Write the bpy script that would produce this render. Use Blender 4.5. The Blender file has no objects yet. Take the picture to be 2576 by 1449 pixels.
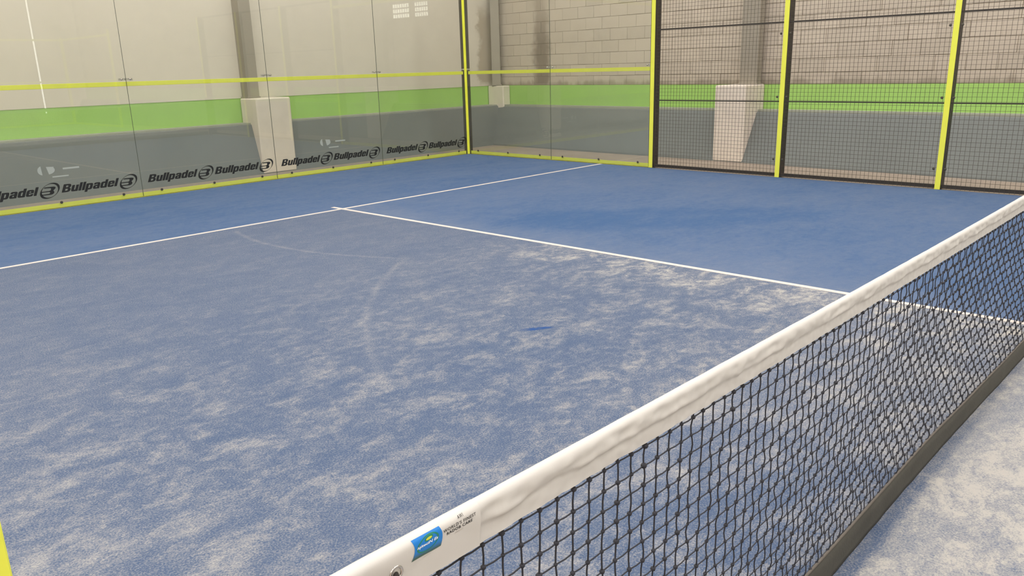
import bpy, bmesh, math, random
import numpy as np
from mathutils import Vector, Matrix, noise as mnoise

random.seed(7)
SC = bpy.context.scene
COL = SC.collection
PI = math.pi

# ------------------------------------------------------------------ camera
cam_d = bpy.data.cameras.new('camera')
cam_d.sensor_width = 36.0
cam_d.lens = 1979.979 / 2576.0 * 36.0
cam_d.clip_start = 0.02
cam_d.clip_end = 200
cam = bpy.data.objects.new('camera', cam_d)
COL.objects.link(cam)
cam.location = (-0.25533, -0.67848, 1.53382)
cam.rotation_euler = (1.29708555, 0.02623917, -0.82220608)
SC.camera = cam

# ------------------------------------------------------------------ world, exposure, light levels
world = bpy.data.worlds.new('world')
SC.world = world
world.use_nodes = True
world.node_tree.nodes['Background'].inputs[0].default_value = (0.85, 0.92, 1.0, 1)
world.node_tree.nodes['Background'].inputs[1].default_value = 0.35
SC.view_settings.view_transform = 'Standard'
SC.view_settings.look = 'None'
SC.view_settings.gamma = 1.0
SC.view_settings.use_curve_mapping = False
SC.view_settings.exposure = -0.02
SC.cycles.use_adaptive_sampling = True
SC.cycles.adaptive_threshold = 0.02
SC.cycles.max_bounces = 6
SC.cycles.diffuse_bounces = 3
SC.cycles.glossy_bounces = 3
SC.cycles.transparent_max_bounces = 12
SKY_STRENGTH = 6.2          # daylight coming through the translucent roof strips
SKY_COLOR = (1.0, 0.972, 0.938)
WINDOW_STRENGTH = 5.0

# ------------------------------------------------------------------ helpers
def lin(r, g, b):
    def f(c):
        c /= 255.0
        return c / 12.92 if c <= 0.04045 else ((c + 0.055) / 1.055) ** 2.4
    return (f(r), f(g), f(b), 1.0)

class NT:
    """tiny node expression builder"""
    def __init__(self, name):
        self.m = bpy.data.materials.new(name)
        self.m.use_nodes = True
        self.t = self.m.node_tree
        self.t.nodes.clear()
        self.out = self.t.nodes.new('ShaderNodeOutputMaterial')
    def n(self, kind, **kw):
        nd = self.t.nodes.new(kind)
        for k, v in kw.items():
            setattr(nd, k, v)
        return nd
    def put(self, sock, v):
        if isinstance(v, bpy.types.NodeSocket):
            self.t.links.new(v, sock)
        elif v is not None:
            sock.default_value = v
    def math(self, op, a, b=None, c=None, clamp=False):
        nd = self.n('ShaderNodeMath', operation=op)
        nd.use_clamp = clamp
        self.put(nd.inputs[0], a)
        if b is not None: self.put(nd.inputs[1], b)
        if c is not None: self.put(nd.inputs[2], c)
        return nd.outputs[0]
    def add(self, a, b): return self.math('ADD', a, b)
    def sub(self, a, b): return self.math('SUBTRACT', a, b)
    def mul(self, a, b): return self.math('MULTIPLY', a, b)
    def sstep(self, x, e0, e1, o0=0.0, o1=1.0):
        nd = self.n('ShaderNodeMapRange')
        nd.interpolation_type = 'SMOOTHSTEP'
        self.put(nd.inputs['Value'], x)
        nd.inputs['From Min'].default_value = e0
        nd.inputs['From Max'].default_value = e1
        nd.inputs['To Min'].default_value = o0
        nd.inputs['To Max'].default_value = o1
        return nd.outputs[0]
    def coords(self, kind='Object'):
        return self.n('ShaderNodeTexCoord').outputs[kind]
    def world_pos(self):
        return self.n('ShaderNodeNewGeometry').outputs['Position']
    def xyz(self, v):
        nd = self.n('ShaderNodeSeparateXYZ')
        self.put(nd.inputs[0], v)
        return nd.outputs
    def scaled(self, v, s, rot=(0, 0, 0), loc=(0, 0, 0)):
        nd = self.n('ShaderNodeMapping')
        self.put(nd.inputs['Vector'], v)
        nd.inputs['Scale'].default_value = s
        nd.inputs['Rotation'].default_value = rot
        nd.inputs['Location'].default_value = loc
        return nd.outputs[0]
    def noise(self, v, scale, detail=4.0, rough=0.55, dist=0.0):
        nd = self.n('ShaderNodeTexNoise')
        self.put(nd.inputs['Vector'], v)
        nd.inputs['Scale'].default_value = scale
        nd.inputs['Detail'].default_value = detail
        nd.inputs['Roughness'].default_value = rough
        nd.inputs['Distortion'].default_value = dist
        return nd.outputs[0]
    def mix(self, f, a, b):
        nd = self.n('ShaderNodeMix', data_type='RGBA')
        self.put(nd.inputs[0], f)
        self.put(nd.inputs[6], a)
        self.put(nd.inputs[7], b)
        return nd.outputs[2]
    def bump(self, h, strength=0.3, dist=0.01):
        nd = self.n('ShaderNodeBump')
        self.put(nd.inputs['Height'], h)
        nd.inputs['Strength'].default_value = strength
        nd.inputs['Distance'].default_value = dist
        return nd.outputs[0]
    def principled(self, color, rough=0.6, metal=0.0, normal=None, spec=0.5, **kw):
        nd = self.n('ShaderNodeBsdfPrincipled')
        self.put(nd.inputs['Base Color'], color)
        self.put(nd.inputs['Roughness'], rough)
        self.put(nd.inputs['Metallic'], metal)
        nd.inputs['Specular IOR Level'].default_value = spec
        if normal is not None:
            self.put(nd.inputs['Normal'], normal)
        for k, v in kw.items():
            self.put(nd.inputs[k], v)
        self.t.links.new(nd.outputs[0], self.out.inputs[0])
        return nd
    def surface(self, s):
        self.t.links.new(s, self.out.inputs[0])

def simple_mat(name, rgb, rough=0.6, metal=0.0, var=0.06, scale=8.0, bump=0.0, spec=0.5):
    t = NT(name)
    p = t.world_pos()
    nz = t.noise(p, scale, 5, 0.6)
    c = lin(*rgb)
    d = tuple(x * (1 - 2.2 * var) for x in c[:3]) + (1,)
    l = tuple(min(1, x * (1 + 2.2 * var)) for x in c[:3]) + (1,)
    col = t.mix(nz, d, l)
    nrm = t.bump(t.noise(p, scale * 12, 3, 0.6), bump, 0.004) if bump else None
    t.principled(col, rough, metal, nrm, spec)
    return t.m

M = {}
M['yellow'] = simple_mat('yellow_paint', (230, 232, 82), 0.42, 0, 0.03, 5)
M['black_steel'] = simple_mat('black_powder_coat', (52, 47, 42), 0.5, 0, 0.08, 12)
M['wire'] = simple_mat('dark_wire', (70, 60, 52), 0.5, 0.0, 0.05, 6)
M['bolt'] = simple_mat('bolt_steel', (88, 84, 78), 0.35, 0.7, 0.15, 60)
M['chrome'] = simple_mat('chrome', (205, 200, 196), 0.22, 1.0, 0.03, 30)
M['ink'] = simple_mat('black_vinyl_print', (24, 25, 24), 0.5, 0, 0.02, 10)
M['white_print'] = simple_mat('white_sticker', (160, 166, 158), 0.6, 0, 0.03, 20)
M['concrete'] = simple_mat('pale_concrete', (222, 210, 197), 0.85, 0, 0.05, 5, 0.25)
M['concrete_floor'] = simple_mat('hall_floor_concrete', (158, 144, 130), 0.75, 0, 0.10, 2.2, 0.15)
M['column'] = simple_mat('grey_column_paint', (150, 142, 128), 0.55, 0, 0.04, 3)
M['green'] = simple_mat('green_wall_paint', (160, 202, 106), 0.7, 0, 0.04, 1.6, 0.06)
M['plinth'] = simple_mat('grey_plinth_paint', (115, 119, 116), 0.75, 0, 0.05, 1.3, 0.08)
M['ledge'] = simple_mat('ledge_grey', (158, 160, 146), 0.8, 0, 0.05, 3)
M['ceiling'] = simple_mat('ceiling_sheet', (205, 203, 198), 0.7, 0, 0.03, 2)
M['far_wall'] = simple_mat('hall_plaster', (196, 186, 168), 0.85, 0, 0.04, 1.5)
M['line'] = simple_mat('white_line_turf', (204, 194, 186), 0.85, 0, 0.06, 14, 0.4)
M['cord'] = simple_mat('net_cord', (34, 34, 42), 0.7, 0, 0.08, 40)
M['skirt'] = simple_mat('net_bottom_band', (66, 64, 58), 0.8, 0, 0.14, 9, 0.3)
M['rope'] = simple_mat('net_bottom_rope', (92, 85, 78), 0.8, 0, 0.1, 30)
M['lace'] = simple_mat('black_lace', (40, 34, 30), 0.8, 0, 0.1, 80)
M['edge'] = simple_mat('glass_edge', (96, 102, 90), 0.3, 0, 0.05, 10)
M['plate'] = simple_mat('clamp_plate', (190, 184, 174), 0.45, 0.3, 0.04, 20)
M['mortar'] = simple_mat('mortar', (160, 147, 130), 0.9, 0, 0.1, 14)

def emission(name, col, s):
    t = NT(name)
    e = t.n('ShaderNodeEmission')
    e.inputs[0].default_value = (*col, 1)
    e.inputs[1].default_value = s
    t.surface(e.outputs[0])
    return t.m
M['skylight'] = emission('translucent_roof_daylight', SKY_COLOR, SKY_STRENGTH)
M['daylight'] = emission('daylit_window_pane', (1.0, 0.98, 0.94), WINDOW_STRENGTH)

def glass_mat():
    t = NT('court_glass')
    g = t.n('ShaderNodeNewGeometry')
    dot = t.n('ShaderNodeVectorMath', operation='DOT_PRODUCT')
    t.put(dot.inputs[0], g.outputs['Normal']); t.put(dot.inputs[1], g.outputs['Incoming'])
    c = t.math('ABSOLUTE', dot.outputs['Value'])
    k = t.math('POWER', t.math('SUBTRACT', 1.0, c, clamp=True), 5.0)
    f = t.add(0.042, t.mul(k, 0.95))
    tr = t.n('ShaderNodeBsdfTransparent'); tr.inputs[0].default_value = (0.955, 0.968, 0.945, 1)
    gl = t.n('ShaderNodeBsdfGlossy'); gl.inputs['Roughness'].default_value = 0.01
    gl.inputs[0].default_value = (1, 1, 1, 1)
    mx = t.n('ShaderNodeMixShader')
    t.put(mx.inputs[0], f); t.t.links.new(tr.outputs[0], mx.inputs[1]); t.t.links.new(gl.outputs[0], mx.inputs[2])
    # thin film of court dust
    du = t.n('ShaderNodeBsdfDiffuse'); du.inputs[0].default_value = lin(205, 200, 188)
    dn = t.sstep(t.noise(t.world_pos(), 1.1, 4, 0.6), 0.3, 0.8, 0.012, 0.045)
    m2 = t.n('ShaderNodeMixShader')
    t.put(m2.inputs[0], dn); t.t.links.new(mx.outputs[0], m2.inputs[1]); t.t.links.new(du.outputs[0], m2.inputs[2])
    t.surface(m2.outputs[0])
    return t.m
M['glass'] = glass_mat()

def plaster_mat():
    t = NT('beige_plaster')
    p = t.world_pos()
    x, y, z = t.xyz(p)
    col = t.mix(t.noise(p, 0.9, 5, 0.6), lin(208, 200, 185), lin(220, 211, 196))
    # damp patch beside the corner column: own wavy outline
    w = t.noise(t.scaled(p, (1, 1, 1.3)), 2.4, 5, 0.55)
    e = t.add(x, t.mul(t.sub(w, 0.5), 0.75))
    damp = t.sstep(e, 11.60, 11.72)
    damp = t.mul(damp, t.sstep(t.add(z, t.mul(w, 0.5)), 3.1, 2.75))
    damp = t.mul(damp, t.sstep(t.add(z, t.mul(w, 0.3)), 1.30, 1.42))
    col = t.mix(t.mul(damp, 0.9), col, lin(172, 158, 138))
    t.principled(col, 0.85, 0, t.bump(t.noise(p, 60, 3), 0.05, 0.003))
    return t.m
M['plaster'] = plaster_mat()

def block_mat():
    t = NT('concrete_block')
    p = t.world_pos()
    x, y, z = t.xyz(p)
    rnd = t.n('ShaderNodeObjectInfo').outputs['Random']
    base = t.mix(rnd, lin(180, 168, 152), lin(192, 179, 162))
    base = t.mix(t.mul(t.noise(p, 5, 6, 0.65), 0.55), base, lin(206, 194, 178))
    w = t.noise(p, 2.6, 5, 0.6)
    # water run near the corner
    d = t.math('ABSOLUTE', t.sub(t.add(y, t.mul(t.sub(w, 0.5), 0.5)), 10.02))
    run = t.mul(t.sstep(d, 0.30, 0.10), t.sstep(z, 2.75, 1.9, 0.35, 1.0))
    # damp foot of the wall
    foot = t.sstep(t.add(z, t.mul(t.noise(t.scaled(p, (1, 1, 0.25)), 5, 4, 0.6), 0.28)), 1.42, 1.30)
    dirt = t.math('MAXIMUM', run, t.mul(foot, 0.75))
    col = t.mix(t.mul(dirt, 0.72), base, lin(112, 99, 84))
    t.principled(col, 0.92, 0, t.bump(t.noise(p, 90, 4, 0.7), 0.35, 0.004), 0.2)
    return t.m
M['block'] = block_mat()

def circle_fit(pts):
    A = np.array([[2 * a, 2 * b, 1] for a, b in pts]); B = np.array([a * a + b * b for a, b in pts])
    s = np.linalg.lstsq(A, B, rcond=None)[0]
    return s[0], s[1], math.sqrt(s[2] + s[0] ** 2 + s[1] ** 2)

def turf_mat():
    t = NT('blue_sanded_turf')
    p = t.world_pos()
    x, y, z = t.xyz(p)
    S = t.sstep
    n_big = t.noise(t.scaled(p, (0.55, 1.0, 1)), 0.75, 5, 0.55)
    n_mid = t.noise(t.scaled(p, (0.75, 1.15, 1), (0, 0, 0.25)), 4.2, 8, 0.72, 0.5)
    n_clu = t.noise(t.scaled(p, (0.9, 1.1, 1), (0, 0, 0.6)), 17.0, 6, 0.68, 0.6)
    n_str = t.noise(t.scaled(p, (0.6, 1.5, 1), (0, 0, -0.15)), 5.5, 7, 0.70, 1.2)
    n_fin = t.noise(p, 140, 3, 0.75, 0.4)
    n_fib = t.noise(t.scaled(p, (1, 1, 1)), 420, 1, 0.5)
    # where players and brooms have left the sand (world metres)
    xe = t.add(x, t.mul(t.sub(n_str, 0.5), 0.10))
    boxA = t.mul(t.mul(S(xe, 5.06, 4.94), S(y, 7.0, 6.9)), S(y, -0.02, 0.02))
    boxB = t.mul(t.mul(S(xe, 4.94, 5.06), S(y, 7.0, 6.9)), S(y, -0.02, 0.02))
    back = S(y, 6.9, 7.0)
    other = S(y, 0.02, -0.02)
    dA = t.add(t.add(0.125, S(y, 4.5, 0.3, 0, 0.02)), t.mul(S(x, 4.1, 4.85), S(y, 4.6, 3.4, 0.0, 0.07)))
    dA = t.add(dA, t.mul(S(x, 1.6, 0.3), 0.05))
    dA = t.add(dA, t.mul(S(x, 2.0, 3.6), S(y, 1.9, 0.3, 0, 0.22)))
    dB = t.add(0.10, t.mul(S(x, 5.7, 5.05), 0.07))
    # broom-clean deep blue patch on the right box
    ex = t.mul(t.sub(x, 6.7), 0.75); ey = t.sub(t.add(y, t.mul(t.sub(n_big, 0.5), 1.2)), t.add(3.55, t.mul(t.sub(x, 6.7), -0.75)))
    deep = S(t.math('SQRT', t.add(t.mul(ex, ex), t.mul(t.mul(ey, ey), 1.6))), 1.25, 0.6)
    dB = t.sub(dB, t.mul(deep, 0.07))
    d = t.add(t.add(t.mul(boxA, dA), t.mul(boxB, dB)), t.add(t.mul(back, 0.085), t.mul(other, 0.62)))
    # patchiness: soft overall cloud, plus distinct sandy blotches
    pat = t.add(t.add(t.mul(n_big, 0.40), t.mul(n_mid, 0.60)), t.add(t.mul(n_str, 0.30), t.add(t.mul(n_clu, 0.55), -0.94)))
    amp = t.add(t.add(0.34, t.mul(boxA, S(y, 5.5, 1.5, -0.05, 0.55))), t.mul(other, 1.1))
    blot = S(t.add(t.mul(n_mid, 0.75), t.mul(n_clu, 0.35)), 0.50, 0.74)
    zone = t.mul(boxA, t.add(S(y, 5.0, 1.8, 0.06, 0.34), t.mul(S(x, 4.1, 4.85), S(y, 4.6, 3.4, 0.0, 0.5))))
    zone = t.add(zone, t.mul(other, 0.55))
    den = t.add(t.add(d, t.mul(pat, amp)), t.mul(blot, zone))
    # faint drag marks
    def arc(pts, width, lo, hi):
        cx, cy, r = circle_fit(pts)
        dx = t.sub(x, cx); dy = t.sub(y, cy)
        q = t.math('ABSOLUTE', t.sub(t.math('SQRT', t.add(t.mul(dx, dx), t.mul(dy, dy))), r))
        side = math.copysign(1, pts[2][0] - cx)
        return t.mul(t.mul(S(q, width, 0.0), t.mul(S(y, lo - 0.1, lo + 0.1), S(y, hi + 0.1, hi - 0.1))), S(t.mul(dx, side), 0.0, 0.05))
    a1 = arc([(3.576, 6.807), (3.467, 6.148), (3.456, 5.507), (3.588, 4.964), (3.858, 4.43)], 0.045, 4.45, 6.75)
    a2 = arc([(3.916, 4.448), (3.416, 4.115), (2.957, 3.716), (2.618, 3.335), (2.315, 2.874), (2.012, 2.395)], 0.05, 2.3, 4.4)
    den = t.add(den, t.mul(t.add(a1, t.mul(a2, 0.8)), t.mul(n_mid, 0.30)))
    # scraped blue comma
    ux = t.add(t.mul(t.sub(x, 3.14), 0.83), t.mul(t.sub(y, 2.33), -0.56)); uy = t.add(t.mul(t.sub(x, 3.14), 0.56), t.mul(t.sub(y, 2.33), 0.83))
    com = S(t.add(t.mul(ux, t.mul(ux, 60)), t.mul(uy, t.mul(uy, 1100))), 1.0, 0.35)
    com = t.mul(com, S(t.add(n_clu, t.mul(n_fin, 0.3)), 0.50, 0.72))
    den = t.sub(den, t.mul(com, 0.35))
    # grains: threshold the fine noise by density -> sand between fibres
    gamp = t.add(0.25, t.mul(t.add(boxA, other), 1.75))
    grain = t.add(den, t.mul(t.sub(n_fin, 0.5), gamp))
    sand = t.math('MULTIPLY', t.math('ADD', grain, 0.0, clamp=True), 0.95)
    hue = t.mix(n_big, lin(54, 91, 136), lin(76, 103, 142))
    blue = t.mix(t.mul(n_fib, 0.55), hue, lin(76, 94, 124))
    blue = t.mix(t.mul(t.add(boxA, other), 0.55), blue, lin(84, 93, 112))
    sandc = t.mix(n_mid, lin(172, 168, 162), lin(190, 184, 175))
    col = t.mix(sand, blue, sandc)
    col = t.mix(t.mul(com, 0.85), col, lin(34, 76, 136))
    h = t.add(t.mul(n_fib, 0.5), n_fin)
    t.principled(col, 0.9, 0, t.bump(h, 0.8, 0.006), 0.15)
    return t.m
M['turf'] = turf_mat()

def vinyl_mat():
    t = NT('white_vinyl')
    p = t.world_pos()
    c = t.mix(t.noise(p, 7, 4, 0.6), lin(192, 188, 183), lin(200, 196, 191))
    t.principled(c, 0.55, 0, t.bump(t.noise(p, 400, 2), 0.05, 0.001), 0.4)
    return t.m
M['vinyl'] = vinyl_mat()

def patch_mat():
    t = NT('blue_logo_print')
    g = t.coords('Generated')
    x, y, z = t.xyz(g)
    c = t.mix(t.sstep(t.add(z, t.mul(x, 0.08)), 0.42, 0.05), lin(14, 116, 196), lin(58, 84, 66))
    t.principled(c, 0.45)
    return t.m
M['patch'] = patch_mat()
M['patch_green'] = simple_mat('logo_green', (32, 120, 92), 0.45, 0, 0.05, 90)
M['patch_yellow'] = simple_mat('logo_yellow', (196, 200, 60), 0.45, 0, 0.08, 300)
M['patch_white'] = simple_mat('logo_white', (236, 240, 240), 0.45, 0, 0.02, 50)

# ------------------------------------------------------------------ mesh helpers
def mesh_obj(name, me, mat=None, parent=None, loc=None):
    o = bpy.data.objects.new(name, me)
    COL.objects.link(o)
    if mat is not None and len(me.materials) == 0:
        me.materials.append(M[mat] if isinstance(mat, str) else mat)
    if parent is not None:
        o.parent = parent
    if loc is not None:
        o.location = loc
    return o

def pyd(name, verts, faces, smooth=False):
    me = bpy.data.meshes.new(name)
    me.from_pydata([tuple(v) for v in verts], [], [tuple(f) for f in faces])
    if smooth:
        me.polygons.foreach_set('use_smooth', [True] * len(me.polygons))
    me.update()
    return me

def box_geo(a, b):
    (x0, y0, z0), (x1, y1, z1) = a, b
    v = [(x0, y0, z0), (x1, y0, z0), (x1, y1, z0), (x0, y1, z0), (x0, y0, z1), (x1, y0, z1), (x1, y1, z1), (x0, y1, z1)]
    f = [(0, 3, 2, 1), (4, 5, 6, 7), (0, 1, 5, 4), (1, 2, 6, 5), (2, 3, 7, 6), (3, 0, 4, 7)]
    return v, f

class Geo:
    def __init__(self):
        self.v = []; self.f = []
    def add(self, v, f):
        n = len(self.v)
        self.v += [tuple(q) for q in v]
        self.f += [tuple(i + n for i in q) for q in f]
        return self
    def box(self, a, b):
        return self.add(*box_geo(a, b))
    def bevel_box(self, a, b, w):
        bm = bmesh.new()
        v, f = box_geo(a, b)
        vs = [bm.verts.new(q) for q in v]
        for q in f: bm.faces.new([vs[i] for i in q])
        bmesh.ops.bevel(bm, geom=list(bm.edges), offset=w, segments=1, affect='EDGES', profile=0.7)
        bm.verts.index_update()
        self.add([tuple(q.co) for q in bm.verts], [[q.index for q in fc.verts] for fc in bm.faces])
        bm.free()
        return self
    def prism(self, poly, axis, a, b):
        """extrude a 2D polygon along axis ('x','y','z') from a to b"""
        n = len(poly)
        def pt(u, w, t):
            return {'x': (t, u, w), 'y': (u, t, w), 'z': (u, w, t)}[axis]
        v = [pt(u, w, a) for u, w in poly] + [pt(u, w, b) for u, w in poly]
        f = [tuple(range(n)), tuple(range(2 * n - 1, n - 1, -1))]
        f += [(i, i + n, (i + 1) % n + n, (i + 1) % n) for i in range(n)]
        return self.add(v, f)
    def tube(self, pts, r, sides=6, caps=True):
        pts = [Vector(p) for p in pts]
        v = []; f = []
        up = Vector((0, 0, 1))
        for i, p in enumerate(pts):
            d = (pts[min(i + 1, len(pts) - 1)] - pts[max(i - 1, 0)]).normalized()
            a = d.cross(up if abs(d.z) < 0.9 else Vector((1, 0, 0))).normalized()
            b = d.cross(a)
            rr = r[i] if isinstance(r, (list, tuple)) else r
            for k in range(sides):
                t = 2 * PI * k / sides
                v.append(p + a * math.cos(t) * rr + b * math.sin(t) * rr)
        for i in range(len(pts) - 1):
            for k in range(sides):
                k2 = (k + 1) % sides
                f.append((i * sides + k, i * sides + k2, (i + 1) * sides + k2, (i + 1) * sides + k))
        if caps:
            f.append(tuple(range(sides - 1, -1, -1)))
            n = (len(pts) - 1) * sides
            f.append(tuple(n + k for k in range(sides)))
        return self.add(v, f)
    def lathe(self, prof, origin, axis, sides=12):
        """prof: list of (radius, height along axis)"""
        ax = Vector(axis).normalized()
        a = ax.cross(Vector((0, 0, 1)) if abs(ax.z) < 0.9 else Vector((1, 0, 0))).normalized()
        b = ax.cross(a)
        o = Vector(origin)
        v = []; f = []
        for r, h in prof:
            for k in range(sides):
                t = 2 * PI * k / sides
                v.append(o + ax * h + (a * math.cos(t) + b * math.sin(t)) * r)
        for i in range(len(prof) - 1):
            for k in range(sides):
                k2 = (k + 1) % sides
                f.append((i * sides + k, i * sides + k2, (i + 1) * sides + k2, (i + 1) * sides + k))
        f.append(tuple(range(sides - 1, -1, -1)))
        n = (len(prof) - 1) * sides
        f.append(tuple(n + k for k in range(sides)))
        return self.add(v, f)
    def mesh(self, name, smooth=False):
        me = pyd(name, self.v, self.f, smooth)
        bm = bmesh.new(); bm.from_mesh(me)
        bmesh.ops.recalc_face_normals(bm, faces=bm.faces)
        bm.to_mesh(me); bm.free()
        return me
    def obj(self, name, mat, parent=None, smooth=False, loc=None):
        return mesh_obj(name, self.mesh(name, smooth), mat, parent, loc)

def tag(o, label=None, cat=None, group=None, kind=None):
    if label: o['label'] = label
    if cat: o['category'] = cat
    if group: o['group'] = group
    if kind: o['kind'] = kind
    return o

def empty(name, loc=(0, 0, 0), rz=0.0):
    o = bpy.data.objects.new(name, None)
    o.empty_display_size = 0.1
    COL.objects.link(o)
    o.location = loc
    o.rotation_euler = (0, 0, rz)
    return o

def B(a, b, bev=0.0):
    g = Geo()
    return g.bevel_box(a, b, bev) if bev else g.box(a, b)

# ================================================================== the hall
H = 6.4                                    # ceiling height
WXR = 12.6
floor_c = B((-12, -12, -0.30), (WXR, 11.7, -0.012)).obj('floor_concrete', 'concrete_floor')
tag(floor_c, 'bare pale concrete hall floor around the padel court', kind='structure')
turf = B((0.0, -10.0, -0.012), (10.0, 10.0, 0.0)).obj('floor', 'turf')
tag(turf, 'blue sand-dressed turf of the padel court', kind='structure')
for nm, a, b in (('service_line', (0.0, 6.925, 0.0), (9.999, 6.975, 0.0025)), ('centre_line', (4.975, -0.02, 0.0), (5.025, 7.14, 0.003)),
                 ('service_line', (0.0, -6.975, 0.0), (9.999, -6.925, 0.0025)), ('centre_line', (4.975, -7.14, 0.0), (5.025, -0.06, 0.003))):
    B(a, b).obj(nm, 'line', turf)

# ---- back wall (beyond the left glass), parallel to the net
YW = 11.35
wall_back = B((-12, YW - 0.008, 1.166), (WXR, YW + 0.25, H)).obj('wall_back', 'plaster')
tag(wall_back, 'smooth beige plaster wall behind the back glass', kind='structure')
B((-12, YW, 0.70), (WXR, YW + 0.25, 1.166)).obj('green_band', 'green', wall_back)
pl = Geo().prism([(10.85, -0.012), (11.06, 0.755), (11.09, 0.768), (YW + 0.02, 0.782), (YW + 0.02, -0.012)], 'x', -12, 12.0)
trim_1 = pl.obj('trim_1', 'plinth'); tag(trim_1, 'grey painted sloping plinth along the back wall', kind='structure')
B((-12, 11.085, 0.764), (12.1, YW + 0.01, 0.786)).obj('ledge', 'ledge', trim_1)

# ---- right wall, two degrees off square
RA = -0.0394
wall_right = empty('wall_right', (11.09, 0, 0), RA)
tag(wall_right, 'bare concrete block wall with a green painted band', kind='structure')
NF = 0.63
mort = B((NF + 0.008, -12, 1.166), (NF + 0.30, 11.25, H)).obj('mortar', 'mortar', wall_right)
B((NF - 0.01, -12, 0.70), (NF + 0.3, 11.25, 1.166)).obj('green_band', 'green', wall_right)
trim_2 = empty('trim_2', (11.09, 0, 0), RA)
tag(trim_2, 'grey painted sloping plinth along the block wall', kind='structure')
Geo().prism([(0.02, -0.012), (0.025, 0.015), (0.40, 0.735), (0.43, 0.752), (NF, 0.782), (NF, -0.012)], 'y', -12, 11.2).obj('plinth_slope', 'plinth', trim_2)
B((0.43, -12, 0.752), (NF, 11.2, 0.786)).obj('ledge', 'ledge', trim_2)

PITCH, CH = 0.3855, 0.2078
def block_mesh(w, h, k):
    g = Geo().bevel_box((0, 0, 0), (0.16, w - 0.0045, h - 0.006), 0.003)
    return g.mesh('block')
bm_full = [block_mesh(PITCH, CH, k) for k in range(2)]
bm_first = block_mesh(PITCH, 1.336 - 1.166, 0)
rest = Geo()
for c in range(-1, 25):
    z0 = 1.166 if c < 0 else 1.336 + c * CH
    h = (1.336 - 1.166) if c < 0 else CH
    if z0 > H - 0.05: break
    off = 7.545 + (0.0 if c % 2 else 0.19)
    k0 = int((-12 - off) / PITCH)
    for k in range(k0, 40):
        s0 = off + k * PITCH
        if s0 > 11.10: break
        wd = min(PITCH, 11.22 - s0)
        dn = random.uniform(-0.0035, 0.0025)
        ds = random.uniform(-0.002, 0.002)
        if s0 > 0.6 and z0 < 2.95 and wd < PITCH:
            o = mesh_obj('block', block_mesh(wd, h, 0), 'block', wall_right, (NF + dn, s0 + ds, z0 + 0.003))
        elif s0 > 0.6 and z0 < 2.95:
            me = bm_first if c < 0 else random.choice(bm_full)
            o = mesh_obj('block', me, 'block', wall_right, (NF + dn, s0 + ds, z0 + 0.003 + random.uniform(-0.0015, 0.0015)))
            o.rotation_euler = (random.uniform(-.004, .004), 0, random.uniform(-.006, .006))
        else:
            rest.bevel_box((NF + dn, s0 + ds, z0 + 0.003), (NF + dn + 0.16, s0 + ds + wd - 0.007, z0 + h - 0.003), 0.004)
o = rest.obj('block_courses', 'block', wall_right); tag(o, kind='stuff')

# ---- the rest of the shell
wall_front = B((-12, -12.25, -0.012), (WXR, -12.0, H)).obj('wall_front', 'far_wall'); tag(wall_front, 'plain plaster wall at the far end of the hall', kind='structure')
wall_left = B((-12.25, -12.25, -0.012), (-12.0, 11.6, H)).obj('wall_left', 'far_wall'); tag(wall_left, 'plain plaster long wall behind the camera', kind='structure')
ceiling = B((-12.25, -12.25, H), (WXR, 11.6, H + 0.15)).obj('ceiling', 'ceiling'); tag(ceiling, 'light metal sheet roof of the hall', kind='structure')
for i in range(6):
    x0 = -10.6 + i * 3.9
    w = tag(empty('window_%d' % (i + 4), (x0, 0, H)), 'long translucent skylight strip in the hall roof', kind='structure')
    B((0, -11.0, -0.03), (1.5, 10.6, -0.012)).obj('pane', 'skylight', w)
    f = Geo().box((-0.06, -11.06, -0.05), (0.0, 10.66, 0)).box((1.5, -11.06, -0.05), (1.56, 10.66, 0)).box((0, -11.06, -0.05), (1.5, -11.0, 0)).box((0, 10.6, -0.05), (1.5, 10.66, 0))
    f.obj('window_frame', 'column', w)

# ---- small barred windows high in the block wall, and a lit door gap in the front wall (seen as reflections)
for i, (s0, s1) in enumerate(((5.70, 6.26), (6.44, 6.87))):
    w = tag(empty('window_%d' % (i + 1), (11.09, 0, 0), RA), 'small barred window high in the block wall', kind='structure')
    nc = 7 if i == 0 else 6
    fr = Geo()
    ZB, ZT = 2.665, 2.995
    fr.box((NF - 0.03, s0 - 0.03, ZB - 0.03), (NF + 0.01, s0, ZT + 0.03)).box((NF - 0.03, s1, ZB - 0.03), (NF + 0.01, s1 + 0.03, ZT + 0.03))
    fr.box((NF - 0.03, s0, ZB - 0.03), (NF + 0.01, s1, ZB)).box((NF - 0.03, s0, ZT), (NF + 0.01, s1, ZT + 0.03))
    fr.obj('window_frame', 'column', w)
    pw, ph = (s1 - s0) / nc, (ZT - ZB) / 3
    pm = B((0, 0, 0), (0.008, pw - 0.034, ph - 0.034)).mesh('pane')
    for a in range(nc):
        for b in range(3):
            mesh_obj('pane', pm, 'daylight', w, (NF - 0.022, s0 + a * pw + 0.017, ZB + b * ph + 0.017))
w = tag(empty('window_3', (9.74, -12.0, 0)), 'narrow vertical strip of daylight in the front wall', kind='structure')
B((-0.022, 0.0, 0.35), (0.022, 0.012, 5.2)).obj('pane', 'daylight', w)
Geo().box((-0.07, 0, 0.30), (-0.035, 0.03, 5.25)).box((0.035, 0, 0.30), (0.07, 0.03, 5.25)).obj('window_frame', 'column', w)

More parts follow.
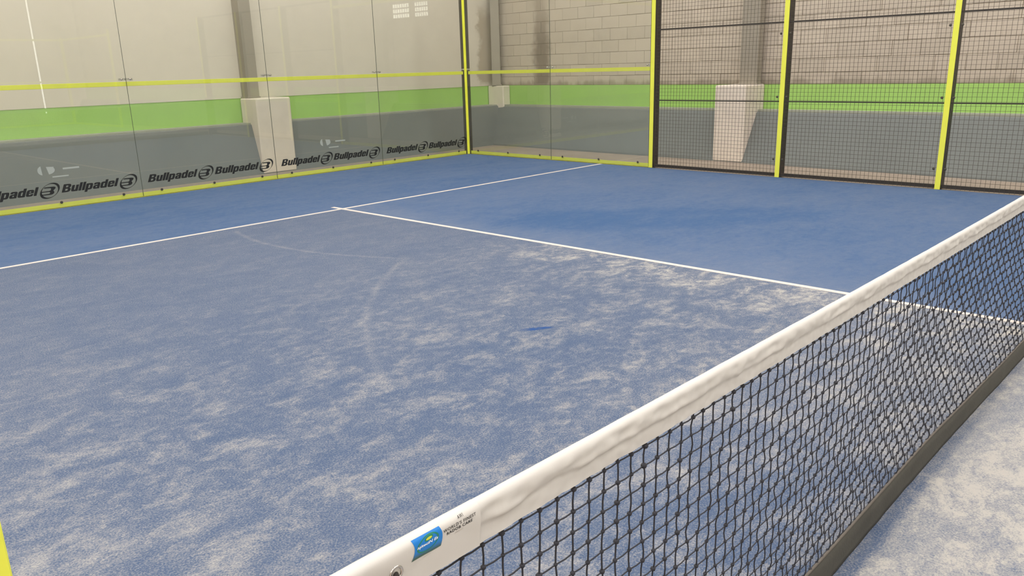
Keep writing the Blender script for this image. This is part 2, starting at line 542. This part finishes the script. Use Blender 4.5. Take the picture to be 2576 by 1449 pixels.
# ================================================================== pedestals and columns
def pedestal(name, a, b, label, tilt=0.0, at=(0, 0, 0), parts=None):
    o = B(a, b, 0.018).obj(name, 'concrete')
    o.location = at; o.rotation_euler = (0, 0, tilt)
    return tag(o, label, 'pedestal', 'concrete pedestals along the hall walls')
pedestal('concrete_pedestal', (6.26, 10.845, -0.012), (6.872, YW - 0.009, 1.165), 'pale concrete pedestal behind the back glass below the dark column')
pedestal('concrete_pedestal', (0.015, 5.19, -0.012), (0.619, 5.72, 1.172), 'pale concrete pedestal behind the wire mesh at the block wall', RA, (11.09, 0, 0))
pedestal('concrete_pedestal', (11.92, 10.90, 0.70), (12.135, YW - 0.009, 1.165), 'weathered concrete pedestal in the corner of the two walls')

def hcol(name, label, origin, rz, w, d, tf=0.014, z0=1.168):
    """H section: front flange, web, back flange; front faces local -y"""
    t = empty(name, origin, rz)
    tag(t, label, 'column', 'steel columns standing on the pedestals')
    B((-w / 2, 0, z0 + 0.02), (w / 2, tf, H - 0.01), 0.002).obj('front_flange', 'column', t)
    for sx in (-1, 1):
        B((sx * (w / 2 - 0.008) - 0.004, tf, z0 + 0.02), (sx * (w / 2 - 0.008) + 0.004, d - tf, H - 0.01)).obj('side_plate', 'column', t)
    B((-w / 2, d - tf, z0 + 0.02), (w / 2, d, H - 0.01), 0.002).obj('back_flange', 'column', t)
    B((-w / 2 - 0.015, -0.01, z0), (w / 2 + 0.015, d + 0.005, z0 + 0.02), 0.003).obj('base_plate', 'column', t)
    return t
hcol('steel_column', 'grey steel column rising from the pedestal behind the back glass', (6.40, 11.14, 0), 0, 0.20, 0.20)
hcol('steel_column', 'grey steel column behind the wire mesh on the block wall pedestal', (11.09 + 0.55 + 0.0394 * 5.33, 5.35, 0), RA - PI / 2 + PI, 0.30, 0.14, z0=1.172)
hcol('steel_column', 'narrow grey steel column in the wall corner', (11.945, 11.11, 0), -0.9, 0.175, 0.13, z0=1.17)

# ================================================================== glass court
ZTOP = 2.86
def bolt_mesh(r, name='bolt'):
    g = Geo().lathe([(r, 0.0), (r, 0.003), (r * 0.62, 0.0035), (r * 0.62, 0.008), (r * 0.45, 0.010)], (0, 0, 0), (0, -1, 0), 12)
    return g.mesh(name)
BOLT = bolt_mesh(0.017)
BOLT_TOP = bolt_mesh(0.015)

# glyph outlines in cap-height units
XH = .78
GL = {
 'B': (.80, [[(0, 0), (.50, 0), (.66, .03), (.76, .11), (.80, .24), (.78, .38), (.71, .48), (.64, .52), (.71, .57), (.76, .66), (.77, .78), (.72, .91), (.62, .98), (.48, 1.0), (0, 1.0)],
             [(.28, .61), (.28, .82), (.44, .82), (.49, .78), (.49, .65), (.44, .61)], [(.28, .18), (.28, .42), (.46, .42), (.51, .37), (.51, .23), (.46, .18)]]),
 'u': (.66, [[(0, XH), (0, .2), (.04, .06), (.16, 0), (.66, 0), (.66, XH), (.39, XH), (.39, .24), (.36, .19), (.30, .19), (.27, .24), (.27, XH)]]),
 'l': (.27, [[(0, 0), (.27, 0), (.27, 1.02), (0, 1.02)]]),
 'p': (.68, [[(0, -.26), (.27, -.26), (.27, 0), (.52, 0), (.64, .06), (.68, .2), (.68, .58), (.64, .72), (.52, XH), (0, XH)], [(.27, .19), (.27, .59), (.37, .59), (.41, .55), (.41, .23), (.37, .19)]]),
 'a': (.66, [[(.66, 0), (.66, .6), (.61, .73), (.49, XH), (.16, XH), (.05, .72), (.02, .60), (.02, .53), (.27, .53), (.28, .59), (.31, .61), (.36, .61), (.39, .58), (.39, .49), (.16, .46), (.04, .40), (0, .3), (0, .16), (.05, .04), (.16, 0)],
             [(.26, .2), (.26, .28), (.30, .32), (.39, .33), (.39, .19), (.34, .16), (.29, .16)]]),
 'd': (.68, [[(.68, 1.02), (.41, 1.02), (.41, XH), (.16, XH), (.04, .72), (0, .58), (0, .2), (.04, .06), (.16, 0), (.68, 0)], [(.27, .23), (.27, .55), (.31, .59), (.41, .59), (.41, .19), (.31, .19)]]),
 'e': (.66, [[(.66, .35), (.26, .35), (.26, .22), (.29, .18), (.37, .18), (.40, .22), (.40, .26), (.66, .26), (.66, .18), (.61, .05), (.49, 0), (.16, 0), (.04, .06), (0, .2), (0, .58), (.04, .72), (.16, XH), (.5, XH), (.62, .72), (.66, .58)],
             [(.26, .47), (.26, .56), (.30, .60), (.36, .60), (.40, .56), (.40, .47)]]),
}
def poly_mesh(name, loops):
    cu = bpy.data.curves.new(name, 'CURVE')
    cu.dimensions = '2D'; cu.fill_mode = 'BOTH'
    for lp in loops:
        sp = cu.splines.new('POLY')
        sp.points.add(len(lp) - 1)
        for q, (a, b) in zip(sp.points, lp):
            q.co = (a, b, 0, 1)
        sp.use_cyclic_u = True
    o = bpy.data.objects.new(name, cu)
    me = bpy.data.meshes.new_from_object(o)
    bpy.data.objects.remove(o); bpy.data.curves.remove(cu)
    return me
def upright(me):
    """text plane xy -> xz, facing -y"""
    for v in me.vertices:
        x, y, z = v.co
        v.co = (x, -z, y)
    me.update()
    return me
SHEAR = 0.42
loops = []
cx = 0.0
for ch in 'Bullpadel':
    wd, lps = GL[ch]
    for lp in lps:
        loops.append([((cx + a) * 0.1205 + SHEAR * b * 0.098, b * 0.098) for a, b in lp])
    cx += wd + 0.065
WORD = upright(poly_mesh('lettering', loops)); WORD.materials.append(M['ink'])
def ell(rx, rz, sh, n=40):
    return [(rx * math.cos(2 * PI * k / n) + sh * rz * math.sin(2 * PI * k / n), rz * math.sin(2 * PI * k / n)) for k in range(n)]
RZ = 0.093
bsh = [(-.72, .50), (.3, .50), (.47, .45), (.56, .34), (.54, .2), (.43, .07), (.37, .0), (.47, -.1), (.55, -.24), (.53, -.38), (.42, -.48), (.25, -.53), (-.82, -.53), (-.86, -.41), (-.05, -.39),
       (.06, -.34), (.08, -.26), (.04, -.18), (-.05, -.14), (-.95, -.14), (-.95, -.02), (-.05, -.01), (.05, .04), (.08, .15), (.05, .27), (-.05, .34), (-.80, .36)]
EMB = Geo()
em = poly_mesh('emblem', [ell(0.106, RZ, 0.52), ell(0.0905, RZ * 0.87, 0.30)])
em2 = poly_mesh('emblem', [[(a * 0.100 + SHEAR * b * RZ, b * RZ) for a, b in bsh]])
vv = [tuple(v.co) for v in em.vertices]; ff = [tuple(p.vertices) for p in em.polygons]
EMB.add(vv, ff); EMB.add([tuple(v.co) for v in em2.vertices], [tuple(p.vertices) for p in em2.polygons])
EMBLEM = upright(pyd('emblem', EMB.v, EMB.f)); EMBLEM.materials.append(M['ink'])
# white glass sticker: split disc and bars
st = Geo()
def flat(poly, th=0.0004):
    st.prism(poly, 'y', 0, th)
arc_l = [(-0.012 + 0.055 * math.cos(a), 0.055 * math.sin(a)) for a in np.linspace(PI * 0.58, PI * 1.46, 14)]
arc_r = [(0.085 * math.cos(a) + 0.028, 0.052 * math.sin(a)) for a in np.linspace(-PI * 0.45, PI * 0.15, 10)] + [(0.105, 0.035), (0.02, 0.042)]
flat(arc_l); flat([(a + 0.012, b) for a, b in arc_r])
flat([(0.215, -0.008), (0.405, -0.008), (0.405, 0.013), (0.215, 0.013)])
flat([(0.085, -0.094), (0.27, -0.094), (0.27, -0.078), (0.085, -0.078)])
STICK = st.mesh('sticker'); STICK.materials.append(M['white_print'])

def pane_mesh(w, h):
    v, f = box_geo((0.0015, 0, 0), (w - 0.0015, 0.010, h))
    me = pyd('pane', v, f)
    me.materials.append(M['glass']); me.materials.append(M['edge'])
    for i, p in enumerate(me.polygons):
        p.material_index = 0 if abs(p.normal.y) > 0.5 else 1
    return me
PANE = pane_mesh(2.0, ZTOP - 0.012)

def glass_panel(loc, rz, label, letters=False, sticker=False, ends=(True, True), width=2.0):
    t = empty('glass_panel', loc, rz)
    tag(t, label, 'glass panel', 'glass panels of the padel court')
    mesh_obj('pane', PANE if width == 2.0 else pane_mesh(width, ZTOP - 0.012), None, t, (0, 0, 0.012))
    for bx in (0.25, 1.0, 1.75):
        mesh_obj('bolt', BOLT, 'bolt', t, (bx, -0.0005, 0.071))
    for k, bx in enumerate((0.055, width - 0.055)):
        if ends[k]:
            mesh_obj('bolt', BOLT_TOP, 'chrome', t, (bx, -0.0005, 1.513))
            pb = B((-0.045, 0.0125, -0.013), (0.045, 0.0165, 0.013), 0.001).obj('clamp_plate', 'plate', t, loc=(0.045 if k == 0 else width - 0.045, 0, 1.513))
    if letters:
        for s in (0.08, 1.02):
            mesh_obj('lettering', WORD, None, t, (s, -0.0012, 0.187))
            mesh_obj('emblem', EMBLEM, None, t, (s + 0.815, -0.0012, 0.227))
    if sticker:
        mesh_obj('sticker', STICK, None, t, (0.865, -0.0016, 0.475))
    return t
glass_panel((0, 10.0, 0), 0, 'clear back-wall glass panel beyond the left edge of the picture', True, False)
glass_panel((2, 10.0, 0), 0, 'leftmost visible back-wall glass panel, cut by the picture edge', True, True)
glass_panel((4, 10.0, 0), 0, 'back-wall glass panel left of the pale pedestal, second from the left', True, False)
glass_panel((6, 10.0, 0), 0, 'back-wall glass panel in front of the pale pedestal, with a white sticker', True, True)
glass_panel((8, 10.0, 0), 0, 'back-wall glass panel ending at the yellow corner post', True, False)
glass_panel((10.0, 10.0, 0), -PI / 2, 'side-wall glass panel next to the yellow corner post, without lettering')
glass_panel((10.0, 8.0, 0), -PI / 2, 'side-wall glass panel beside the wire mesh, without lettering', width=1.945)

BAR = 1.455
def glass_frame(name, label, L, mirror=False):
    """frame behind glass, local x along wall, +y outwards"""
    t = empty(name)
    tag(t, label, 'frame', 'yellow steel frames of the glass walls')
    y0 = 0.014
    B((0, y0, 0.0), (L, y0 + 0.006, 0.062), 0.001).obj('bottom_rail', 'yellow', t)
    B((0, y0 + 0.006, 0.0), (L, y0 + 0.06, 0.006)).obj('rail_foot', 'yellow', t)
    B((0, y0, BAR - 0.0275), (L, y0 + 0.05, BAR + 0.0275), 0.002).obj('crossbar', 'yellow', t)
    B((0, y0, ZTOP - 0.05), (L, y0 + 0.05, ZTOP + 0.005), 0.002).obj('top_rail', 'yellow', t)
    return t
fb = glass_frame('back_frame', 'yellow steel frame of the back glass wall with a mid-height crossbar', 9.95)
fb.location = (0, 10.0, 0)
fs = glass_frame('side_frame', 'yellow steel frame of the side glass wall between the corner and the mesh', 3.89)
fs.location = (10.0, 9.95, 0); fs.rotation_euler = (0, 0, -PI / 2)
# corner post
cp = empty('corner_post', (10.0, 10.0, 0)); tag(cp, 'yellow corner post where the two glass walls meet', 'post')
B((-0.034, -0.005, 0.0), (-0.001, -0.001, ZTOP + 0.1), 0.001).obj('back_cover', 'yellow', cp)
B((-0.005, -0.034, 0.0), (-0.001, -0.005, ZTOP + 0.1), 0.001).obj('side_cover', 'yellow', cp)
B((0.02, 0.02, 0.0), (0.13, 0.13, ZTOP + 0.1), 0.003).obj('tube', 'black_steel', cp)

# ================================================================== wire mesh fence on the right
BOLT_F = bolt_mesh(0.016)
def fence_post(y, label, bolts=True):
    t = empty('fence_post', (10.0, y, 0))
    tag(t, label, 'post', 'yellow posts of the mesh fence')
    B((-0.004, -0.03, 0.0), (0.012, 0.03, 3.0), 0.002).obj('front_cover', 'yellow', t)
    B((0.014, -0.028, 0.0), (0.17, 0.028, 3.0), 0.003).obj('tube', 'black_steel', t)
    if bolts:
        for z in (0.24, 1.06, 1.86):
            for s in (-1, 1):
                o = mesh_obj('bolt', BOLT_F, 'bolt', t, (0.004, s * 0.062, z))
                o.rotation_euler = (0, 0, -PI / 2)
    return t
fence_post(6.02, 'yellow post between the side glass and the wire mesh', False)
fence_post(4.0, 'yellow fence post standing right of the pale pedestal, second mesh post')
fence_post(2.0, 'rightmost yellow fence post of the wire mesh')
fence_post(0.0, 'yellow fence post at the far end of the net')

def mesh_panel(y0, label):
    """wire panel from y0 down to y0-2"""
    t = empty('mesh_panel', (10.0, y0, 0))
    tag(t, label, 'mesh panel', 'wire mesh panels of the fence')
    a, b = -1.966, -0.034
    g = Geo(); r = 0.0015
    n = int((b - a) / 0.05)
    for i in range(n + 1):
        y = b - 0.012 - i * 0.05
        if y < a: break
        g.box((0.014 - r, y - r, 0.004), (0.014 + r, y + r, 2.98))
    z = 0.052
    while z < 2.98:
        g.box((0.0175 - r, a, z - r), (0.0175 + r, b, z + r))
        z += 0.0508
    o = g.obj('wire_grid', 'wire', t); tag(o, kind='stuff')
    for z, hh in ((1.0, 0.008), (2.0, 0.010)):
        B((0.020, a, z - hh), (0.034, b, z + hh), 0.002).obj('crossbar', 'black_steel', t)
    B((0.020, a, 0.012), (0.050, b, 0.054), 0.002).obj('bottom_rail', 'black_steel', t)
    B((0.020, a, 2.95), (0.050, b, 2.99), 0.002).obj('top_rail', 'black_steel', t)
    return t
mesh_panel(6.0, 'wire mesh panel beside the glass, in front of the pale pedestal')
mesh_panel(4.0, 'middle wire mesh panel between the second and third yellow posts')
mesh_panel(2.0, 'rightmost wire mesh panel, cut by the picture edge')

# entrance post close to the camera
dp = empty('door_post', (0, 0.748, 0)); tag(dp, 'yellow post in the near left corner, cut by the picture edge', 'post')
B((-0.075, 0.0, 0.0), (0.0, 0.07, 3.0), 0.003).obj('tube', 'yellow', dp)
B((-0.10, -0.02, 0.0), (0.012, 0.09, 0.008), 0.001).obj('base_plate', 'black_steel', dp)

# frame of the opposite end (shows as a faint reflection)
of = empty('far_frame', (0, -10.0, 0)); tag(of, 'yellow frame of the opposite glass end, faint reflection in the back glass', 'frame')
for z0, z1 in ((0, 0.06), (BAR - 0.0275, BAR + 0.0275), (2.80, 2.86)):
    B((0, -0.06, z0), (10.0, -0.012, z1), 0.002).obj('rail', 'yellow', of)
    B((10.012, 0, z0), (10.06, 4.0, z1), 0.002).obj('side_rail', 'yellow', of)
B((9.97, -0.08, 0), (10.05, -0.0, 2.9), 0.002).obj('corner_post', 'yellow', of)
B((10.0, 4.0, 0), (10.06, 4.06, 3.0), 0.002).obj('end_post', 'yellow', of)

# ================================================================== net
YN = 0.07
def ybot(x):
    t = max(0.0, min(1.0, (x - 2.5) / 2.2)); return -0.034 * t * t * (3 - 2 * t)
def ztop(x): return 0.935 - 0.045 * (1 - ((x - 5) / 5) ** 2)
net = empty('padel_net', (0, 0, 0)); tag(net, 'black padel net with a white vinyl headband', 'net')
SL = 0.443                                  # end of the printed sleeve
def ss(e0, e1, x):
    t = max(0.0, min(1.0, (x - e0) / (e1 - e0))); return t * t * (3 - 2 * t)
def half(x, d, sleeve):
    """half thickness of the headband at distance d below its top"""
    R = 0.0115
    if d < R:
        cap = R * math.sqrt(max(0.0, 1 - ((R - d) / R) ** 2))
    else:
        cap = R
    if sleeve:
        k = 0.0012
        return cap * (1 if d < R else 1 - 0.35 * ss(R, 0.075, d)) + k * ss(0, 0.004, d) + 0.0017 * ss(.004, .02, d) * mnoise.noise((x * 26, d * 30, 3.1))
    n = mnoise.noise((x * 9.0, 0.0, 5.0)); n2 = mnoise.noise((x * 23.0, d * 38, 9.0)); n3 = mnoise.noise((x * 52.0, d * 60, 1.0))
    dc = 0.044 + 0.008 * n + 0.003 * mnoise.noise((x * 31.0, 2.0, 7.0))
    pocket = 1 - ss(dc - 0.012, dc + 0.002, d)
    body = 0.0052 + (cap - 0.0052) * (pocket if d > R else 1)
    return max(0.0005, body + ss(0.003, 0.02, d) * (0.0040 * n2 * (0.35 + pocket) + 0.0017 * n3))
def band(name, x0, x1, step, sleeve):
    nd = 18
    ds = [0.0, 0.0006, 0.002, 0.0045, 0.008, 0.0115] + list(np.linspace(0.016, 0.072, nd))
    xs = np.arange(x0, x1 + step * 0.5, step)
    V = []; F = []
    prof = len(ds) * 2 - 1
    for x in xs:
        top = ztop(x) + 0.0008 * mnoise.noise((x * 14, 0, 0))
        low = 1.0 + 0.02 * mnoise.noise((x * 6, 4, 0))
        row = []
        for d in reversed(ds):
            row.append((x, YN - half(x, d, sleeve), top - d * low))
        for d in ds[1:]:
            row.append((x, YN + half(x + 3.0, d, sleeve), top - d * low))
        V += row
    for i in range(len(xs) - 1):
        for k in range(prof - 1):
            a = i * prof + k
            F.append((a, a + 1, a + prof + 1, a + prof))
    return mesh_obj(name, pyd(name, V, F, True), 'vinyl', net)
hb = band('headband', SL - 0.03, 9.92, 0.006, False)
sl = band('headband_sleeve', 0.08, SL, 0.005, True)

# netting
rows = 18
pitch = 0.0432
cols = int((9.92 - 0.06) / pitch)
xs0 = 0.366 - 7 * pitch
rng = np.random.default_rng(4)
NV = []; NF_ = []
def cord(P, r, frame, sides=5):
    base = len(NV)
    c = [(math.cos(2 * PI * k / sides), math.sin(2 * PI * k / sides)) for k in range(sides)]
    for p in P:
        for a, b in c:
            if frame == 'v': NV.append((p[0] + a * r, p[1] + b * r, p[2]))
            else: NV.append((p[0], p[1] + a * r, p[2] + b * r))
    for i in range(len(P) - 1):
        for k in range(sides):
            k2 = (k + 1) % sides
            NF_.append((base + i * sides + k, base + i * sides + k2, base + (i + 1) * sides + k2, base + (i + 1) * sides + k))
ZB = 0.092
K = np.zeros((cols, rows + 1, 3))
for i in range(cols):
    x = xs0 + i * pitch
    zt = ztop(x) - 0.082
    for j in range(rows + 1):
        f = j / rows
        K[i, j] = (x + 0.0010 * rng.standard_normal() + 0.010 * math.sin(f * 2.5 + x * 1.3),
                   YN + ybot(x) * f + 0.0006 * rng.standard_normal() + 0.006 * math.sin(x * 2.1 + f * 2) * f * (1 - f) * 4,
                   zt + (ZB - zt) * f + 0.0007 * rng.standard_normal())
for i in range(cols):
    P = [(K[i, 0, 0], YN, K[i, 0, 2] + 0.03)]
    for j in range(rows + 1):
        P.append(tuple(K[i, j]))
        if j < rows:
            s = (1 if (i + j) % 2 else -1)
            a = K[i, j]; b = K[i, j + 1]
            A = s * (0.0015 + 0.0036 * min(1.0, a[0] / 4.0)) * (0.5 + 1.0 * rng.random()) * (1.0 + 0.5 * j / rows)
            ax = 0.0020 * s + 0.0013 * rng.standard_normal()
            for q in (0.2, 0.5, 0.8):
                w = math.sin(PI * q)
                P.append((a[0] + (b[0] - a[0]) * q + ax * w, a[1] + (b[1] - a[1]) * q + A * w, a[2] + (b[2] - a[2]) * q))
    e = K[i, rows]
    P.append((e[0] + 0.004 * (1 if i % 2 else -1), e[1], e[2] - 0.02))
    cord(P, 0.0017, 'v')
for j in range(rows + 1):
    P = []
    for i in range(cols):
        P.append(tuple(K[i, j]))
        if i < cols - 1:
            m = (K[i, j] + K[i + 1, j]) / 2
            P.append((m[0], m[1] + 0.0006 * (1 if (i + j) % 2 else -1), m[2] - 0.0012))
    cord(P, 0.0015, 'h')
# knots
oct_v = [(1, 0, 0), (-1, 0, 0), (0, 1, 0), (0, -1, 0), (0, 0, 1), (0, 0, -1)]
bmk = bmesh.new(); bmesh.ops.create_icosphere(bmk, subdivisions=1, radius=1.0); bmk.verts.index_update()
kv = np.array([v.co[:] for v in bmk.verts]); kf = [tuple(v.index for v in f.verts) for f in bmk.faces]; bmk.free()
for i in range(cols):
    for j in range(rows + 1):
        base = len(NV)
        r = 0.0049 + 0.0006 * rng.standard_normal()
        NV += [tuple(q) for q in (kv * np.array([r * 1.15, r * 1.05, r]) + K[i, j])]
        NF_ += [tuple(a + base for a in f) for f in kf]
nt = mesh_obj('netting', pyd('netting', NV, NF_, True), 'cord', net); tag(nt, kind='stuff')

# bottom band lying against the floor
V = []; F = []
xs = np.arange(0.08, 9.93, 0.02)
prof = [(0.0785, 0.078), (0.070, 0.084), (0.063, 0.079), (0.060, 0.06), (0.058, 0.035), (0.056, 0.012), (0.052, 0.002), (0.060, 0.001), (0.085, 0.004), (0.083, 0.05)]
for x in xs:
    for k, (yy, zz) in enumerate(prof):
        n1 = mnoise.noise((x * 3.0, k * 0.4, 0)); n2 = mnoise.noise((x * 11.0, k * 0.5, 4))
        V.append((x, ybot(x) + yy + (0.0018 * n1 + 0.0014 * n2) * (k in (3, 4, 5, 6, 9)), max(0.0008, zz + 0.003 * n1 * (k < 6))))
m = len(prof)
for i in range(len(xs) - 1):
    for k in range(m):
        F.append((i * m + k, i * m + (k + 1) % m, (i + 1) * m + (k + 1) % m, (i + 1) * m + k))
mesh_obj('bottom_band', pyd('bottom_band', V, F, True), 'skirt', net)
Geo().tube([(x, ybot(x) + 0.066 + 0.001 * math.sin(x * 5), 0.0905 + 0.0012 * math.sin(x * 9)) for x in np.arange(0.06, 9.93, 0.03)], 0.0042, 7).obj('bottom_rope', 'rope', net, True)
# posts and cable
for px in (0.0, 10.0):
    s = 1 if px == 0 else -1
    B((px - 0.03 + 0.035 * s, YN - 0.03, 0.0), (px + 0.03 + 0.035 * s, YN + 0.03, 0.96), 0.004).obj('net_post', 'black_steel', net)
Geo().tube([(0.03, YN, ztop(0.0) - 0.012), (0.10, YN, ztop(0.06) - 0.012)], 0.004, 8).obj('cable', 'chrome', net, True)
Geo().tube([(9.90, YN, ztop(9.94) - 0.012), (9.97, YN, ztop(10.0) - 0.012)], 0.004, 8).obj('cable', 'chrome', net, True)

# eyelet with black lace
ex, ez = 0.288, 0.894
ey = YN - half(ex, ztop(ex) - ez, True)
g = Geo()
prof = [(0.0115, 0.0), (0.0112, 0.0014), (0.0098, 0.0022), (0.0084, 0.0020), (0.0076, 0.0006)]
sd = 28
for r, h in prof:
    for k in range(sd):
        a = 2 * PI * k / sd
        g.v.append((ex + r * math.cos(a), ey - h - 0.0002, ez + r * math.sin(a)))
for i in range(len(prof) - 1):
    for k in range(sd):
        k2 = (k + 1) % sd
        g.f.append((i * sd + k, i * sd + k2, (i + 1) * sd + k2, (i + 1) * sd + k))
eye = g.obj('eyelet', 'chrome', sl, True)
hole = Geo().lathe([(0.0078, 0.0002), (0.0078, 0.0005)], (ex, ey, ez), (0, -1, 0), 20).obj('eyelet_hole', M['plate'], sl)
Geo().tube([(ex + 0.001, ey + 0.004, ez - 0.001), (ex - 0.003, ey - 0.005, ez - 0.002), (ex - 0.012, ey - 0.0065, ez - 0.006), (ex - 0.04, ey - 0.006, ez - 0.014), (0.16, ey - 0.006, 0.855), (0.09, ey - 0.01, 0.84), (0.03, YN - 0.036, 0.835)],
           [0.0042, 0.0046, 0.0046, 0.0042, 0.004, 0.004, 0.004], 8).obj('lace', 'lace', sl, True)

# printed label on the sleeve
def on_band(me, x0, z0, dx=1.0, lift=0.0005):
    for v in me.vertices:
        a, b, c = v.co
        x = x0 + a * dx - 0.0145; z = z0 + b + 0.009
        v.co = (x, YN - half(x, max(0.0, ztop(x) - z), True) - lift, z)
    me.update()
    return me
def text_mesh(body, size, offset=0.0, shear=0.0, space=1.0):
    cu = bpy.data.curves.new('text', 'FONT')
    cu.body = body; cu.size = size; cu.offset = offset; cu.shear = shear; cu.space_character = space
    cu.align_x = 'CENTER'; cu.align_y = 'CENTER'; cu.resolution_u = 3
    o = bpy.data.objects.new('text', cu)
    me = bpy.data.meshes.new_from_object(o)
    bpy.data.objects.remove(o); bpy.data.curves.remove(cu)
    return me
def fit(me, w, h):
    co = np.array([v.co[:] for v in me.vertices])
    lo, hi = co.min(0), co.max(0); c = (lo + hi) / 2
    for v in me.vertices:
        v.co = ((v.co[0] - c[0]) * w / (hi[0] - lo[0]), (v.co[1] - c[1]) * h / (hi[1] - lo[1]), 0)
    return me
# blue logo patch: curved grid
n = 12
V = []; F = []
for i in range(n + 1):
    for j in range(n + 1):
        u, w = i / n, j / n
        bulge = 0.0035 * math.sin(PI * w)
        V.append((0.332 + 0.050 * u + (bulge if True else 0) - (0.003 * (1 - w) ** 3 if u == 0 else 0), 0.8875 + 0.030 * w - 0.001 * u, 0))
for i in range(n):
    for j in range(n):
        a = i * (n + 1) + j
        F.append((a, a + n + 1, a + n + 2, a + 1))
lp = mesh_obj('logo_patch', on_band(pyd('logo_patch', V, F, True), 0, 0, lift=0.0004), 'patch', sl)
def disc(cx, cz, rx, rz, sh, inner=0.0, n=36):
    V = []; F = []
    for rr in (max(inner, 0.02), (1 + inner) / 2, 1.0):
        for k in range(n):
            a = 2 * PI * k / n
            V.append((cx + rr * rx * math.cos(a) + sh * rz * rr * math.sin(a), cz + rr * rz * math.sin(a), 0))
    for q in range(2):
        for k in range(n):
            k2 = (k + 1) % n
            F.append((q * n + k, q * n + k2, (q + 1) * n + k2, (q + 1) * n + k))
    return pyd('logo', V, F, True)
mesh_obj('logo_ring', on_band(disc(0.3585, 0.9035, 0.0195, 0.0118, 0.3, 0.86), 0, 0, lift=0.0006), 'patch_green', sl)
mesh_obj('logo_halo', on_band(disc(0.3605, 0.9100, 0.0075, 0.0036, 0.5), 0, 0, lift=0.0006), 'patch_green', sl)
mesh_obj('logo_spot', on_band(disc(0.3605, 0.9098, 0.0055, 0.0018, 0.5), 0, 0, lift=0.0008), 'patch_yellow', sl)
mesh_obj('logo_text', on_band(fit(text_mesh('iqiteciN Es', 0.01, 0.0002, 0.25), 0.0375, 0.0052), 0.3578, 0.9032, lift=0.0009), 'patch_white', sl)
for body, w, h, cx, cz, off, mt in (('AWI', 0.0105, 0.0042, 0.4215, 0.9142, 0.00005, 'ink'), ("WORLD'S FINEST", 0.0625, 0.0050, 0.4185, 0.9060, 0.00008, 'ink'),
                                ('RADOB CARE', 0.0485, 0.0046, 0.4180, 0.8993, 0.00022, 'ink')):
    mesh_obj('label_text', on_band(fit(text_mesh(body, 0.01, off, 0.0, 1.15), w, h), cx, cz, lift=0.0006), mt, sl)

# two rows of print too small to read: plain ticks
for cx, cz, nt, wt, ht in ((0.4175, 0.8930, 9, 0.0013, 0.0017), (0.3565, 0.8835, 9, 0.0011, 0.0013)):
    g = Geo()
    for k in range(nt):
        x0 = cx + (k - nt / 2) * wt * 1.35
        hk = ht * (0.7 + 0.3 * ((k * 7) % 3) / 2)
        g.add([(x0, cz, 0), (x0 + wt * 0.75, cz, 0), (x0 + wt * 0.75, cz + hk, 0), (x0, cz + hk, 0)], [(0, 1, 2, 3)])
    mesh_obj('fine_print', on_band(pyd('fine_print', g.v, g.f), 0, 0, lift=0.0006), 'plate', sl)
